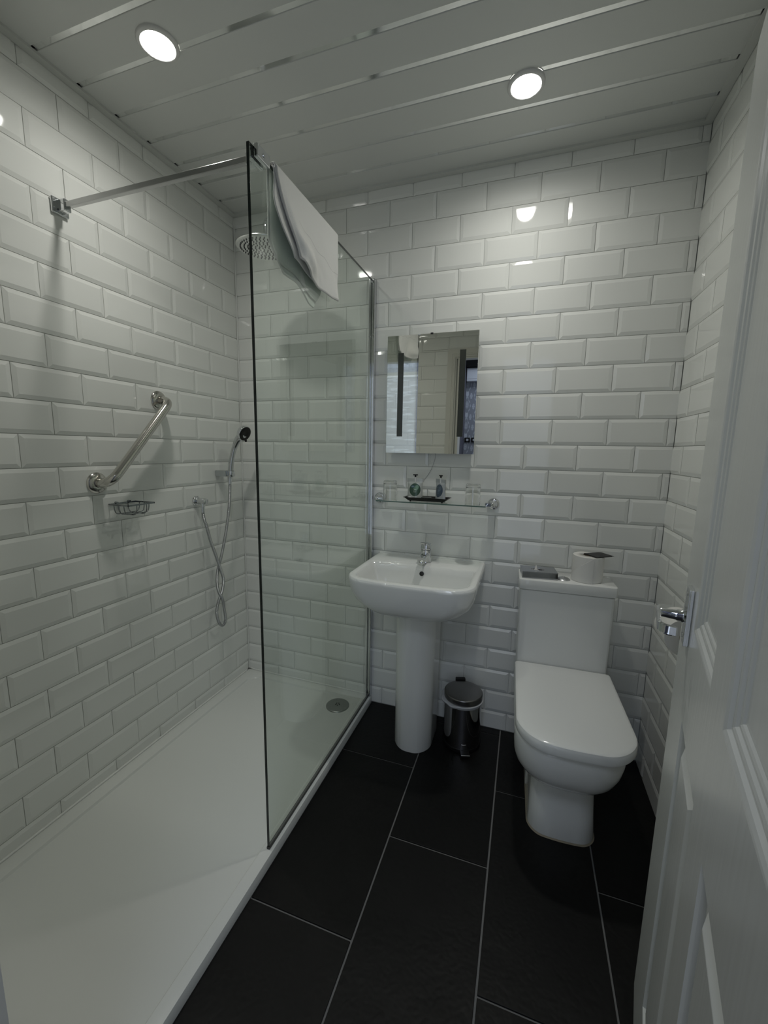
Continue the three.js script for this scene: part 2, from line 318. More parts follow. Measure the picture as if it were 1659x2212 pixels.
{
  const d = structure('door_1', 'white moulded panel door standing open inwards at the right');
  d.position.set(1.745, 0, 0.85); d.rotation.y = -1.8013;         // +x from the free edge to the hinges, +z towards the room
  const LEN = 0.762, TOPY = 1.975, P = [[0.187, 0.391, 0.2, 0.817], [0.484, 0.68, 0.2, 0.817], [0.187, 0.391, 0.983, 1.84], [0.484, 0.68, 0.983, 1.84]];
  const s = new THREE.Shape([[0, 0.008], [LEN, 0.008], [LEN, TOPY], [0, TOPY]].map((p) => new THREE.Vector2(...p)));
  for (const [a, b, c, e] of P) s.holes.push(new THREE.Path([[a, c], [a, e], [b, e], [b, c]].map((p) => new THREE.Vector2(...p))));
  const leaf = new THREE.ExtrudeGeometry(s, { depth: 0.02, bevelEnabled: false }).translate(0, 0, -0.02), uvs = leaf.attributes.uv;
  for (let i = 0; i < uvs.count; i++) uvs.setXY(i, uvs.getX(i) / 0.5, uvs.getY(i) / 1.0);
  part('door_leaf', leaf, doorPaint, d);
  part('door_back', box(0, LEN, 0.008, TOPY, -0.036, -0.02), doorPaint, d);
  const upper = [[0, 0], [0.003, -0.0004], [0.008, -0.002], [0.0118, -0.0052], [0.013, -0.0054], [0.016, -0.005], [0.0195, -0.006], [0.0225, -0.0085], [0.0238, -0.0087], [0.0265, -0.0084], [0.0295, -0.0095], [0.032, -0.0115], [0.036, -0.012]];
  const lower = [[0, 0], [0.003, -0.0035], [0.006, -0.0095], [0.02, -0.010], [0.0215, -0.0097], [0.0405, -0.0012], [0.042, -0.0008]];
  for (const [a, b, c, e] of P) { const ring = c > 0.9 ? upper : lower;
    const at = ([i, z]) => [[a + i, c + i, z], [b - i, c + i, z], [b - i, e - i, z], [a + i, e - i, z]], q = [];
    for (let k = 0; k < ring.length - 1; k++) { const o = at(ring[k]), n = at(ring[k + 1]); for (let j = 0; j < 4; j++) { const m = (j + 1) % 4; q.push([o[j], o[m], n[m], n[j]]); } }
    const f = at(ring[ring.length - 1]); q.push(f);
    const g = strip(q), pp = g.attributes.position; for (let i = 0; i < pp.count; i++) g.attributes.uv.setXY(i, pp.getX(i) / 0.5, pp.getY(i));
    part('door_panel', g, doorPaint, d);
  }
  const h = part('handle_plate', rbox(0.1, 0.142, 0.935, 1.04, 0, 0.0085, 0.0012, 2), M.chrome, d, 'chrome handle plate');
  part('screw', [cyl([0.121, 1.028, 0.0085], [0.121, 1.028, 0.0095], 0.004, 0.0034, 14), cyl([0.121, 0.948, 0.0085], [0.121, 0.948, 0.0095], 0.004, 0.0034, 14)], M.satin, h);
  const lever = part('lever_handle', [
    lathe([[0.0001, 0], [0.0125, 0], [0.0125, 0.004], [0.0105, 0.006], [0.0105, 0.011], [0.0092, 0.013], [0.008, 0.043], [0.0001, 0.0435]], 28).rotateX(Math.PI / 2).translate(0.121, 0.985, 0.0085),
    thick(30, 4, (u, v) => { const t = u; return [0.112 + 0.082 * Math.min(1, t / 0.88), 0.985 - 0.006 * t + (v - 0.5) * (0.017 - 0.003 * t), 0.049 - 0.024 * Math.max(0, (t - 0.72) / 0.28) ** 1.8]; }, 0.0055, [1, 1]),
  ], M.chrome, d, 'chrome lever handle');
}
// ------------------------------------------------------------------ the hall outside, seen in the mirror and in chrome
{
  const cloud = (u, v) => {
    const cx = (u * 2) % 1, row = Math.floor(u * 2), cy = (v + row * 0.5) % 1, x = Math.abs(cx - 0.5) * 2, y = cy;
    const stem = Math.abs(x - (0.35 + 0.3 * Math.sin(y * 6.283))) < 0.07 + 0.05 * Math.sin(y * 31) ? 1 : 0;
    const d1 = Math.hypot((x - 0.05) * 0.9, (y - 0.3) * 1.6), flower = d1 < 0.26 ? 0.6 + 0.4 * Math.sin(d1 * 55) : 0;
    const d2 = Math.hypot((x - 0.75), (y - 0.72) * 1.7), leaf = d2 < 0.24 ? 0.7 + 0.3 * Math.cos(Math.atan2(y - 0.72, x - 0.75) * 8) : 0;
    const d3 = Math.hypot((x - 0.1), (y - 0.82) * 1.5), bud = d3 < 0.17 ? 1 : 0;
    return Math.max(0, Math.min(1, Math.max(stem * 0.7, flower, leaf, bud)));
  };
  const paper = std(0xffffff, 0.6, 0, { map: texture(512, 512, (u, v) => { const k = cloud(u, v); return [0.62 + 0.24 * k, 0.64 + 0.24 * k, 0.69 + 0.24 * k]; }, { srgb: true }) });
  const metric = (g, s) => { const p = g.attributes.position, uv = g.attributes.uv; for (let i = 0; i < p.count; i++) uv.setXY(i, (p.getX(i) + p.getZ(i)) / s, p.getY(i) / s); return g; };
  const back = structure('wall_hall_back', 'hall wall with grey blue damask wallpaper');
  part('papered_wall', metric(box(0.797, 1.12, -0.05, H, 2.6, 2.7), 0.21), paper, back);
  part('papered_wall', metric(box(1.8, 3.1, -0.05, H, 2.6, 2.7), 0.21), paper, back);
  part('papered_wall', metric(box(1.12, 1.8, 2.09, H, 2.6, 2.7), 0.21), paper, back);
  const left = structure('wall_hall_left', 'dark grey hall wall beside the doorway');
  part('painted_wall', box(0.697, 0.797, -0.05, H, ZH, 2.7), M.hallPaint, left);
  const right = structure('wall_hall_right', 'papered end wall of the hall');
  part('papered_wall', metric(box(3.0, 3.1, -0.05, H, ZH - 0.16, 2.6), 0.21), paper, right);
  const front = structure('wall_hall_front', 'papered hall wall beside the bathroom');
  part('papered_wall', metric(box(2.05, 3.0, -0.05, H, ZH - 0.16, ZH), 0.21), paper, front);
  // tall frosted window with a film of short strips, daylight behind it
  const rows = 150, cells = []; for (let r = 0; r < rows; r++) { let x = -rnd() * 0.1; const row = []; while (x < 1) { const w = 0.06 + rnd() * 0.12; row.push([x + w, rnd()]); x += w; } cells.push(row); }
  const film = texture(512, 1024, (u, v) => {
    const r = Math.min(rows - 1, Math.floor(v * rows)), c = cells[r].find((q) => u < q[0])[1], k = 0.13 + 0.24 * c + (c > 0.82 ? 0.6 : 0);
    return [k * 0.95, k, k];
  }, { srgb: false });
  const win = structure('window_1', 'tall frosted hall window with a film of short strips');
  part('window_frame', [box(1.12, 1.16, 0, 2.09, 2.575, 2.66), box(1.76, 1.8, 0, 2.09, 2.575, 2.66), box(1.16, 1.76, 0, 0.06, 2.575, 2.66), box(1.16, 1.76, 2.04, 2.09, 2.575, 2.66)], frameP, win);
  part('window_pane', new THREE.PlaneGeometry(0.6, 1.98).rotateY(Math.PI).translate(1.46, 1.05, 2.6), std(lin(0.2, 0.2, 0.2), 0.3, 0, { emissive: DAY_COLOR, emissiveIntensity: PANE_GLOW, emissiveMap: film }), win);
  const eb = thing('electrical_box', 'white box mounted high on the papered hall wall', 'box', [0.93, 1.965, 2.6]);
  part('box_cover', rbox(-0.125, 0.125, 0, 0.13, -0.06, 0, 0.006), std(lin(0.75, 0.78, 0.84), 0.35), eb);
  part('box_lid_line', box(-0.12, 0.12, 0.024, 0.026, -0.0606, -0.05), std(lin(0.25, 0.26, 0.3), 0.5), eb);
  const wc = thing('dark_block', 'black cupboard above the white box in the hall', 'cupboard', [0.93, 2.1, 2.6]);
  part('block_body', rbox(-0.13, 0.2, 0, 0.278, -0.09, 0, 0.004), M.blackPlastic, wc);  // dark shape high on the hall wall, kept as a plain block
  part('block_bar', rbox(-0.02, 0.06, 0.02, 0.03, -0.1, -0.088, 0.002), M.satin, wc);
  [[0.832, 'black switch plate nearest the dark hall wall'], [0.9, 'black switch plate second from the dark hall wall']].forEach(([x, label]) => {
    const sw = thing('light_switch', label, 'switch', [x, 1.39, 2.6]);
    part('switch_plate', rbox(-0.027, 0.027, -0.024, 0.024, -0.008, 0, 0.002), M.blackPlastic, sw);
    part('switch_rocker', rbox(-0.012, 0.012, -0.012, 0.012, -0.0125, -0.007, 0.002), std(lin(0.6, 0.62, 0.68), 0.4), sw);
  });
}
// ------------------------------------------------------------------ downlights
LAMPS.forEach(([x, z], i) => {
  const d = thing('downlight', i ? 'round ceiling downlight on the toilet side of the room' : 'round ceiling downlight over the shower tray', 'light', [x, H, z], 0);
  part('bezel', lathe([[0.0545, 0.001], [0.0545, -0.003], [0.052, -0.0065], [0.046, -0.008], [0.0435, -0.007], [0.0435, 0.001]], 56), phys(lin(0.72, 0.72, 0.70), 0.3), d);
  part('light_lens', lathe([[0.0001, -0.0085], [0.03, -0.0083], [0.0435, -0.0068], [0.0435, 0.0]], 48), M.lens, d);
});
// ------------------------------------------------------------------ shower tray
{
  const X1 = 0.748, Z1 = ZF - 0.006, t = thing('shower_tray', 'long white low shower tray along the left wall', 'shower tray');
  const o = (x0, x1, z0, z1, r) => outline(x0, x1, z0, z1, r, 0, 8, 24);
  part('tray', loft([
    { y: 0.0, pts: o(0.004, X1, 0.004, Z1, 0.006) }, { y: 0.031, pts: o(0.004, X1, 0.004, Z1, 0.006) }, { y: 0.0345, pts: o(0.0055, X1 - 0.0015, 0.0055, Z1 - 0.0015, 0.006) }, { y: 0.0355, pts: o(0.009, X1 - 0.005, 0.009, Z1 - 0.005, 0.006) },
    { y: 0.0355, pts: o(0.058, X1 - 0.036, 0.052, Z1 - 0.05, 0.05) }, { y: 0.0345, pts: o(0.060, X1 - 0.037, 0.054, Z1 - 0.052, 0.052) }, { y: 0.0272, pts: o(0.065, X1 - 0.042, 0.059, Z1 - 0.057, 0.055) }, { y: 0.0265, pts: o(0.078, X1 - 0.055, 0.072, Z1 - 0.07, 0.06) },
    { y: 0.0235, pts: o(0.25, 0.55, 0.3, Z1 - 0.3, 0.1) },
  ], { crease: 0.5 }), M.acrylic, t);
  const dc = part('drain_cover', lathe([[0.0001, 0.0335], [0.044, 0.0325], [0.054, 0.0305], [0.057, 0.028], [0.057, 0.022]], 48).translate(0.615, 0, 0.13), std(lin(0.42, 0.43, 0.42), 0.32, 1), t, 'grey metal drain cover');
  part('drain_holes', [0, 1, 2, 3, 4].map((k) => { const a = k * 1.2566; return new THREE.CylinderGeometry(0.003, 0.003, 0.0012, 12).translate(0.615 + Math.cos(a) * 0.009, 0.0338, 0.13 + Math.sin(a) * 0.009); }), M.dark, dc);
}
{ // sealant between tray and tiles
  const t = structure('trim_7', 'white sealant along the top of the tray');
  part('sealant', tube([[0.005, 0.0375, ZF - 0.01], [0.005, 0.0375, 0.7], [0.005, 0.0375, 0.012], [0.012, 0.0375, 0.005], [0.4, 0.0375, 0.005], [0.74, 0.0375, 0.005]], 0.0045, 60, 8, false, 0.1), M.silicone, t);
}
// ------------------------------------------------------------------ shower screen
const GX0 = 0.7265, GX1 = 0.7345, GT = 2.008, GZ = 0.878, GB = 0.0415;
{
  const t = thing('shower_screen', 'fixed clear glass shower screen with black edge standing on the tray', 'shower screen');
  const face = (x, dir) => new THREE.PlaneGeometry(GZ - 0.012, GT - GB).rotateY(dir * Math.PI / 2).translate(x, (GT + GB) / 2, (GZ + 0.012) / 2);
  part('glass_pane', [face(GX1, 1), face(GX0, -1)], M.glassPane, t);
  part('glass_edge', [rbox(GX0, GX1, GB, GT, GZ, GZ + 0.0012, 0.0005, 1), box(GX0, GX1, GT, GT + 0.0008, 0.02, GZ + 0.001)], M.glassEdge, t, 'dark polished glass edge');
  part('wall_profile', [rbox(0.716, 0.728, 0.037, 2.015, 0.003, 0.026, 0.003, 2), rbox(0.7335, 0.745, 0.037, 2.015, 0.003, 0.026, 0.003, 2), box(0.716, 0.745, 0.037, 2.015, 0.003, 0.008)], M.chrome, t, 'chrome wall channel');
  part('bottom_seal', rbox(0.7255, 0.7365, 0.0356, 0.043, 0.02, GZ + 0.004, 0.001, 1), std(lin(0.05, 0.05, 0.045), 0.5), t, 'dark bottom seal');
}
{
  const z = 0.845, y = 1.987, t = thing('support_bar', 'chrome bar bracing the glass screen to the left wall', 'support bar');
  part('bar', rbox(0.02, 0.722, y - 0.008, y + 0.008, z - 0.007, z + 0.007, 0.002, 3).translate(0, 0.013, -0.012), std(lin(0.50, 0.50, 0.50), 0.2, 1), t);
  part('wall_bracket', [rbox(0.003, 0.011, 1.976, 2.022, 0.808, 0.858, 0.003), rbox(0.01, 0.042, 1.982, 2.016, 0.822, 0.844, 0.003), cyl([0.011, 1.99, 0.85], [0.0145, 1.99, 0.85], 0.004, 0.004, 14)], M.chrome, t);
  part('glass_clamp', [rbox(0.7155, 0.7265, 1.985, 2.016, 0.808, 0.862, 0.003), rbox(0.7345, 0.7465, 1.985, 2.016, 0.808, 0.862, 0.003), rbox(0.697, 0.7165, 1.984, 2.014, 0.822, 0.844, 0.003), cyl([0.7465, 2.0, 0.835], [0.7485, 2.0, 0.835], 0.006, 0.005, 16)], M.chrome, t);
}
// ------------------------------------------------------------------ towel over the screen
{
  const terry = texture(256, 256, (u, v) => 0.5 + 0.3 * tiled(u, v, 60, 2) + 0.22 * tiled(u, v, 100, 5));
  const m = std(lin(0.90, 0.90, 0.87), 0.95, 0, { bumpMap: terry, bumpScale: 0.0018 });
  terry.repeat.set(3, 4);
  const t = thing('hand_towel', 'white towel hanging over the top of the glass screen', 'towel');
  const cx = (GX0 + GX1) / 2, lerp = THREE.MathUtils.lerp, ss = (a, b, x) => { const q = Math.min(1, Math.max(0, (x - a) / (b - a))); return q * q * (3 - 2 * q); };
  // w runs 0..1 from the hem behind the glass, over the top at 0.5, to the hem in front; u from the near edge to the far edge
  const drape = (u, w, lay) => {
    const top = GT + 0.0045 + lay * 0.0055, R = 0.0085 + lay * 0.0055, far = 0.408;
    if (w < 0.46) {                                     // behind the glass
      const d = (0.46 - w) / 0.46, len = lerp(0.235, 0.272, ss(0.25, 0.75, u)) - lay * 0.004, near = 0.777 - 0.085 * ss(0.7, 1.08, d), f = lerp(0.408, 0.5, d);
      const z = lerp(near, f, u), y = top - 0.006 - d * len * (u > 0.9 ? 1 - (u - 0.9) * 1.2 * d : 1);
      return [cx - R + 0.003 * d - 0.004 * d * d * (1 + Math.sin(u * 8 + 0.6)) - lay * 0.001, y, z];
    }
    if (w < 0.54) { const a = (w - 0.46) / 0.08 * Math.PI; return [cx - Math.cos(a) * R, top - 0.006 + Math.sin(a) * 0.006, lerp(0.777 + 0.009 * ss(0.46, 0.54, w), far, u)]; }
    const d = (w - 0.54) / 0.46;                         // in front
    const near = 0.786 - 0.02 * ss(0, 0.5, d) - 0.062 * ss(0.3, 0.95, d) + (lay ? 0 : 0.034 * ss(0.05, 0.5, d) * (1 - 0.75 * ss(0.65, 1, d)));
    const z = lerp(near, far + 0.006 * d, u), len = lerp(0.206, 0.22, ss(0.0, 1, u)) + 0.018 * Math.sin(u * 3.14 + 0.4) * (lay ? 0.4 : 0.2) - (lay ? 0 : 0.006);
    const curl = (1 - ss(0, 0.34, u)) * ss(0.62, 1, d) * (lay ? 1 : 0.4), wave = 0.009 * Math.sin(u * 7 + 1.2) * d * d + 0.003 * Math.sin(u * 13 + 1) * d * d;
    const wr = 0.0045 * ss(0.25, 0.8, d) * (noise.noise(u * 4 + 3, d * 3.2 - u * 2.5, 1.5) + 0.5 * noise.noise(u * 9, d * 6 - u * 5, 4.5)) * (lay ? 1 : 0.3);
    return [cx + R + 0.002 + wr + 0.01 * d * (1 - u) + wave * (1 - 0.85 * u) * (lay ? 1 : 0.6) + (lay ? 0.02 : 0.004) * Math.sin(Math.PI * Math.min(1, u / 0.5)) * ss(0.5, 0.85, d) * (1 - 0.7 * ss(0.86, 1, d)) + (0.01 * (1 - ss(0.05, 0.5, u)) - 0.007 * (1 - ss(0, 0.07, u))) * ss(0, 0.5, d) * lay, top - 0.006 - d * len + 0.012 * curl * (1 - ss(0.0, 0.3, u)), z];
  };
  part('towel_cloth', thick(60, 110, (u, w) => drape(u, w, 1), 0.0055, [1, 1]), m, t);
  part('inner_fold', thick(48, 90, (u, w) => drape(0.002 + u * 0.99, 0.05 + w * 0.94, 0), 0.0045, [1, 1]), m, t);
  part('hem', [tube([...Array(24).keys()].map((i) => { const p = drape(0.004, 0.55 + 0.445 * i / 23, 1); p[0] += 0.002; return p; }), 0.0032, 40, 8), tube([...Array(24).keys()].map((i) => { const p = drape(0.004 + 0.99 * i / 23, 0.995, 1); return p; }), 0.0034, 40, 8), tube([...Array(24).keys()].map((i) => { const p = drape(0.004, 0.005 + 0.44 * i / 23, 1); return p; }), 0.003, 40, 8)], m, t);
  part('seam', tube([...Array(30).keys()].map((i) => { const u = 0.2 + 0.79 * i / 29, p = drape(u, 0.74 + 0.09 * i / 29 + 0.01 * Math.sin(i * 0.6), 1); p[0] += 0.0018; return p; }), 0.0012, 40, 6), std(lin(0.5, 0.5, 0.48), 0.95), t);
}
// ------------------------------------------------------------------ shower fittings
{
  const t = thing('rain_shower', 'round chrome rain shower head on a bent arm from the back wall', 'shower head', [0.42, 0, 0]);
  part('arm', bentTube([[0, 2.15, 0.003], [0, 2.15, 0.35], [0, 2.067, 0.35]], 0.04, 0.0105), M.chrome, t);
  part('wall_flange', lathe([[0.0001, 0.014], [0.014, 0.012], [0.028, 0.006], [0.031, 0]], 32).rotateX(Math.PI / 2).translate(0, 2.15, 0.003), M.chrome, t);
  const h = part('head', lathe([[0.0001, -0.0045], [0.106, -0.004], [0.112, -0.001], [0.114, 0.003], [0.11, 0.006], [0.06, 0.011], [0.022, 0.014], [0.017, 0.03], [0.0001, 0.031]], 64).rotateX(0.05).translate(0, 2.038, 0.35), std(lin(0.74, 0.75, 0.74), 0.22, 1), t);
  const nz = []; for (let r = 1; r < 8; r++) for (let k = 0; k < 6 * r; k++) { const a = k / (6 * r) * 6.2832 + r * 0.3; nz.push(new THREE.CylinderGeometry(0.0028, 0.0022, 0.003, 8).translate(Math.cos(a) * r * 0.0138, -0.0055, Math.sin(a) * r * 0.0138)); }
  const nm = part('nozzles', join(nz).rotateX(0.05).translate(0, 2.038, 0.35), std(lin(0.05, 0.05, 0.05), 0.5), h); nm.userData.kind = 'stuff';
}
{
  const t = thing('grab_rail', 'polished steel grab rail fixed diagonally on the shower wall', 'grab rail');
  part('rail', bentTube([[0.012, 1.146, 0.79], [0.068, 1.146, 0.79], [0.068, 1.458, 0.508], [0.012, 1.458, 0.508]], 0.05, 0.0162, 28), M.steel, t);
  for (const [y, z] of [[1.146, 0.79], [1.458, 0.508]]) {
    part('flange', onWall(lathe([[0.0001, 0.012], [0.017, 0.012], [0.022, 0.0115], [0.031, 0.008], [0.0365, 0.003], [0.037, 0]], 40)).translate(0.0025, y, z), M.steel, t);
  }
}
{
  const t = thing('soap_basket', 'small chrome wire soap basket on the shower wall', 'soap basket'), y = 1.066, z0 = 0.645, z1 = 0.756, w = 0.0018;
  part('rim', [rbox(0.004, 0.008, y - 0.003, y + 0.003, z0, z1, 0.001, 1), rbox(0.096, 0.1, y - 0.003, y + 0.003, z0, z1, 0.001, 1), rbox(0.004, 0.1, y - 0.003, y + 0.003, z0, z0 + 0.004, 0.001, 1), rbox(0.004, 0.1, y - 0.003, y + 0.003, z1 - 0.004, z1, 0.001, 1)], M.darkChrome, t);
  for (const x of [0.026, 0.05, 0.074]) part('wire', tube([[x, y, z1 - 0.003], [x, y - 0.022, z1 - 0.006], [x, y - 0.034, z1 - 0.016], [x, y - 0.035, (z0 + z1) / 2], [x, y - 0.034, z0 + 0.016], [x, y - 0.022, z0 + 0.006], [x, y, z0 + 0.003]], w, 36, 8), M.darkChrome, t);
  for (const z of [z0 + 0.035, z1 - 0.035]) part('wire', tube([[0.006, y, z], [0.008, y - 0.024, z], [0.02, y - 0.037, z], [0.05, y - 0.0375, z], [0.084, y - 0.037, z], [0.096, y - 0.024, z], [0.098, y, z]], w, 36, 8), M.darkChrome, t);
  for (const z of [z0 + 0.03, z1 - 0.03]) part('wall_fixing', cyl([0.002, y + 0.002, z], [0.012, y + 0.002, z], 0.006, 0.005, 16), M.darkChrome, t);
}
{
  const t = thing('handset_holder', 'square chrome holder for the hand shower', 'shower holder');
  part('holder_block', rbox(0.003, 0.062, 1.138, 1.166, 0.168, 0.206, 0.0015, 2), std(lin(0.55, 0.57, 0.58), 0.16, 1), t);
  part('holder_ring', lathe([[0.0125, 0], [0.018, 0], [0.018, 0.026], [0.0125, 0.026], [0.0125, 0]], 28).rotateZ(-0.12).translate(0.066, 1.139, 0.172), M.chrome, t);
}
{
  const t = thing('hand_shower', 'chrome hand shower with a twisted metal hose', 'hand shower');
  const spine = new THREE.CatmullRomCurve3([[0.062, 1.125, 0.175], [0.066, 1.165, 0.173], [0.073, 1.215, 0.171], [0.088, 1.27, 0.168], [0.11, 1.315, 0.163], [0.135, 1.342, 0.158]].map((p) => V(...p)));
  const rr = [0.0105, 0.0125, 0.0128, 0.0118, 0.0125, 0.017, 0.021], fr = spine.computeFrenetFrames(40, false);
  part('handle', grid(40, 20, (u, v) => {
    const i = Math.round(u * 40), c = spine.getPointAt(u), k = u * 6, a = Math.min(5, Math.floor(k)), r = THREE.MathUtils.lerp(rr[a], rr[a + 1], k - a), th = v * 6.2832;
    return c.clone().addScaledVector(fr.normals[i], Math.cos(th) * r).addScaledVector(fr.binormals[i], Math.sin(th) * r).toArray();
  }), std(lin(0.6, 0.61, 0.62), 0.1, 1, { side: THREE.DoubleSide }), t);
  const q = new THREE.Quaternion().setFromUnitVectors(V(0, 1, 0), V(0.9, -0.36, 0.12).normalize());
  const place = (g) => g.applyQuaternion(q).translate(0.138, 1.345, 0.158);
  const hd = part('spray_head', place(lathe([[0.0001, -0.02], [0.018, -0.019], [0.033, -0.010], [0.0375, 0.002], [0.0375, 0.008], [0.034, 0.0105]], 40)), M.chrome, t);
  part('spray_face', place(lathe([[0.034, 0.0105], [0.031, 0.0125], [0.015, 0.0135], [0.013, 0.0115], [0.0001, 0.0115]], 40)), M.blackPlastic, hd, 'dark spray face');
  part('selector_tab', place(rbox(-0.004, 0.004, 0.004, 0.012, 0.034, 0.045, 0.0015, 2).rotateY(1.9)), M.blackPlastic, hd);
  const zig = texture(8, 64, (u, v) => 0.5 + 0.5 * Math.sin(v * 6.2832 * 4)); zig.repeat.set(1, 1);
  const hp = [[0.045, 0.998, 0.345], [0.047, 0.95, 0.341], [0.05, 0.918, 0.332], [0.052, 0.848, 0.314], [0.054, 0.775, 0.288], [0.06, 0.693, 0.264], [0.063, 0.64, 0.252], [0.058, 0.583, 0.258], [0.044, 0.532, 0.271], [0.048, 0.485, 0.29], [0.05, 0.432, 0.281], [0.05, 0.405, 0.256], [0.05, 0.425, 0.234], [0.05, 0.489, 0.241], [0.056, 0.545, 0.257], [0.048, 0.583, 0.271], [0.044, 0.638, 0.274], [0.046, 0.695, 0.266], [0.05, 0.757, 0.243], [0.054, 0.872, 0.208], [0.058, 0.99, 0.184], [0.061, 1.08, 0.177], [0.062, 1.128, 0.175]];
  const hose = tube(hp, 0.0068, 420, 10), uv = hose.attributes.uv; for (let i = 0; i < uv.count; i++) uv.setXY(i, uv.getY(i), uv.getX(i) * 66);
  part('hose', hose, std(lin(0.48, 0.49, 0.5), 0.22, 1, { bumpMap: zig, bumpScale: 0.0016 }), t, 'ribbed metal hose');
  for (const g of [cyl([0.044, 1.008, 0.345], [0.046, 0.982, 0.345], 0.0105, 0.0085, 20), cyl([0.061, 1.1, 0.176], [0.063, 1.13, 0.175], 0.0085, 0.0105, 20)]) part('hose_nut', g, M.chrome, t);
}
{
  const t = thing('hose_outlet', 'round chrome wall outlet feeding the shower hose', 'shower outlet');
  part('wall_flange', onWall(lathe([[0.0001, 0.01], [0.016, 0.009], [0.021, 0.005], [0.0225, 0]], 32)).translate(0.0025, 1.032, 0.336), M.chrome, t);
  part('outlet_body', [onWall(lathe([[0.0001, 0], [0.0145, 0], [0.0145, 0.046], [0.013, 0.051], [0.0001, 0.053]], 28)).translate(0.008, 1.032, 0.336), cyl([0.043, 1.026, 0.338], [0.044, 1.006, 0.344], 0.011, 0.0095, 22)], M.chrome, t);
}
// ------------------------------------------------------------------ basin, pedestal, tap
{
  const t = thing('wash_basin', 'white ceramic wash basin with a wide flat rim', 'basin'), Y = 0.79;
  const o = (i, zf, r, y, bow = 0.022, bk = 0) => ({ y, pts: outline(0.773 + i, 1.276 - i, 0.006 + bk, zf - bow, [0.004 + i * 0.1, 0.004 + i * 0.1, r - 0.022, r - 0.022], bow, 12, 16) });
  const inn = (i, zb, zf, r, y) => ({ y, pts: outline(0.802 + i, 1.248 - i, zb, zf - 0.02, [0.008 + i * 0.25, 0.008 + i * 0.25, Math.max(0.02, r - 0.03), Math.max(0.02, r - 0.03)], 0.02, 12, 16) });
  part('bowl', loft([
    o(0.17, 0.30, 0.08, 0.624, 0.02), o(0.14, 0.335, 0.09, 0.626, 0.02), o(0.105, 0.37, 0.10, 0.634, 0.02), o(0.07, 0.397, 0.11, 0.648, 0.02), o(0.042, 0.417, 0.112, 0.668), o(0.021, 0.431, 0.11, 0.694), o(0.009, 0.439, 0.106, 0.722), o(0.003, 0.443, 0.102, 0.75), o(0, 0.445, 0.1, 0.774),
    o(0.0006, 0.4444, 0.1, 0.782), o(0.003, 0.442, 0.098, 0.788), o(0.007, 0.438, 0.095, Y), o(0.012, 0.433, 0.09, Y + 0.0005, 0.022, 0.004),
    inn(-0.007, 0.149, 0.417, 0.085, Y + 0.0002), inn(-0.002, 0.154, 0.412, 0.082, Y - 0.0016), inn(0.002, 0.158, 0.408, 0.08, Y - 0.006), inn(0.009, 0.164, 0.4, 0.078, 0.755), inn(0.02, 0.174, 0.388, 0.08, 0.705), inn(0.036, 0.19, 0.372, 0.085, 0.678), inn(0.09, 0.23, 0.335, 0.06, 0.667), inn(0.16, 0.26, 0.31, 0.02, 0.664),
  ], { crease: 0.9 }), M.ceramic, t);
  part('overflow_hole', [lathe([[0.0001, 0.0012], [0.0098, 0.001], [0.0098, -0.002]], 24).rotateX(1.25).translate(1.0265, 0.757, 0.1668)], M.dark, t, 'dark overflow hole');
  part('plug', lathe([[0.0001, 0.006], [0.025, 0.004], [0.031, 0.001], [0.031, -0.002]], 32).translate(1.025, 0.667, 0.285), M.chrome, t);
  part('sealant', rbox(0.775, 1.274, 0.787, 0.795, 0.0015, 0.0105, 0.003, 2), M.silicone, t);
}
{
  const t = thing('basin_pedestal', 'white ceramic pedestal standing under the wash basin', 'pedestal');
  const o = (y, i, f) => ({ y, pts: outline(0.939 - i, 1.102 + i, 0.088, 0.272 + f, [0.01, 0.01, 0.066, 0.066], 0.012, 12, 14) });
  part('column', loft([o(0.0, 0, 0), o(0.004, 0.0012, 0.001), o(0.3, 0.0015, 0.001), o(0.5, 0.003, 0.003), o(0.6, 0.005, 0.006), o(0.6255, 0.006, 0.008)], { crease: 0.8 }), M.ceramic, t);
}
{
  const t = thing('basin_tap', 'single lever chrome tap at the back of the basin', 'tap', [1.0265, 0.7905, 0.095]);
  part('body', lathe([[0.0001, 0], [0.0265, 0], [0.0265, 0.003], [0.0245, 0.006], [0.0235, 0.03], [0.023, 0.056], [0.0225, 0.0585], [0.0001, 0.0585]], 40), M.chrome, t);
  part('spout', [loft([0, 0.25, 0.5, 0.75, 1].map((k) => ({ pts: outline(-0.0175 + 0.002 * k, 0.0175 - 0.002 * k, -0.0115 + 0.002 * k, 0.0115 - 0.002 * k, 0.0092, 0, 6, 3).map(([x, y]) => [-x, 0.036 - 0.004 * k + y, 0.008 + 0.082 * k]) })), { crease: 0.7 }), lathe([[0.0001, 0], [0.0115, 0], [0.0128, 0.002], [0.0128, 0.013], [0.0001, 0.015]], 24).translate(0, 0.014, 0.08)], M.chrome, t);
  part('lever', [lathe([[0.0235, 0.0595], [0.024, 0.063], [0.0235, 0.076], [0.019, 0.084], [0.01, 0.0875], [0.0001, 0.088]], 36), thick(20, 6, (u, v) => [(v - 0.5) * (0.036 - 0.012 * u), 0.083 + 0.012 * u * u - 0.004 * (v - 0.5) ** 2, -0.01 + 0.062 * u], 0.006, [1, 1])], M.chrome, t);
}
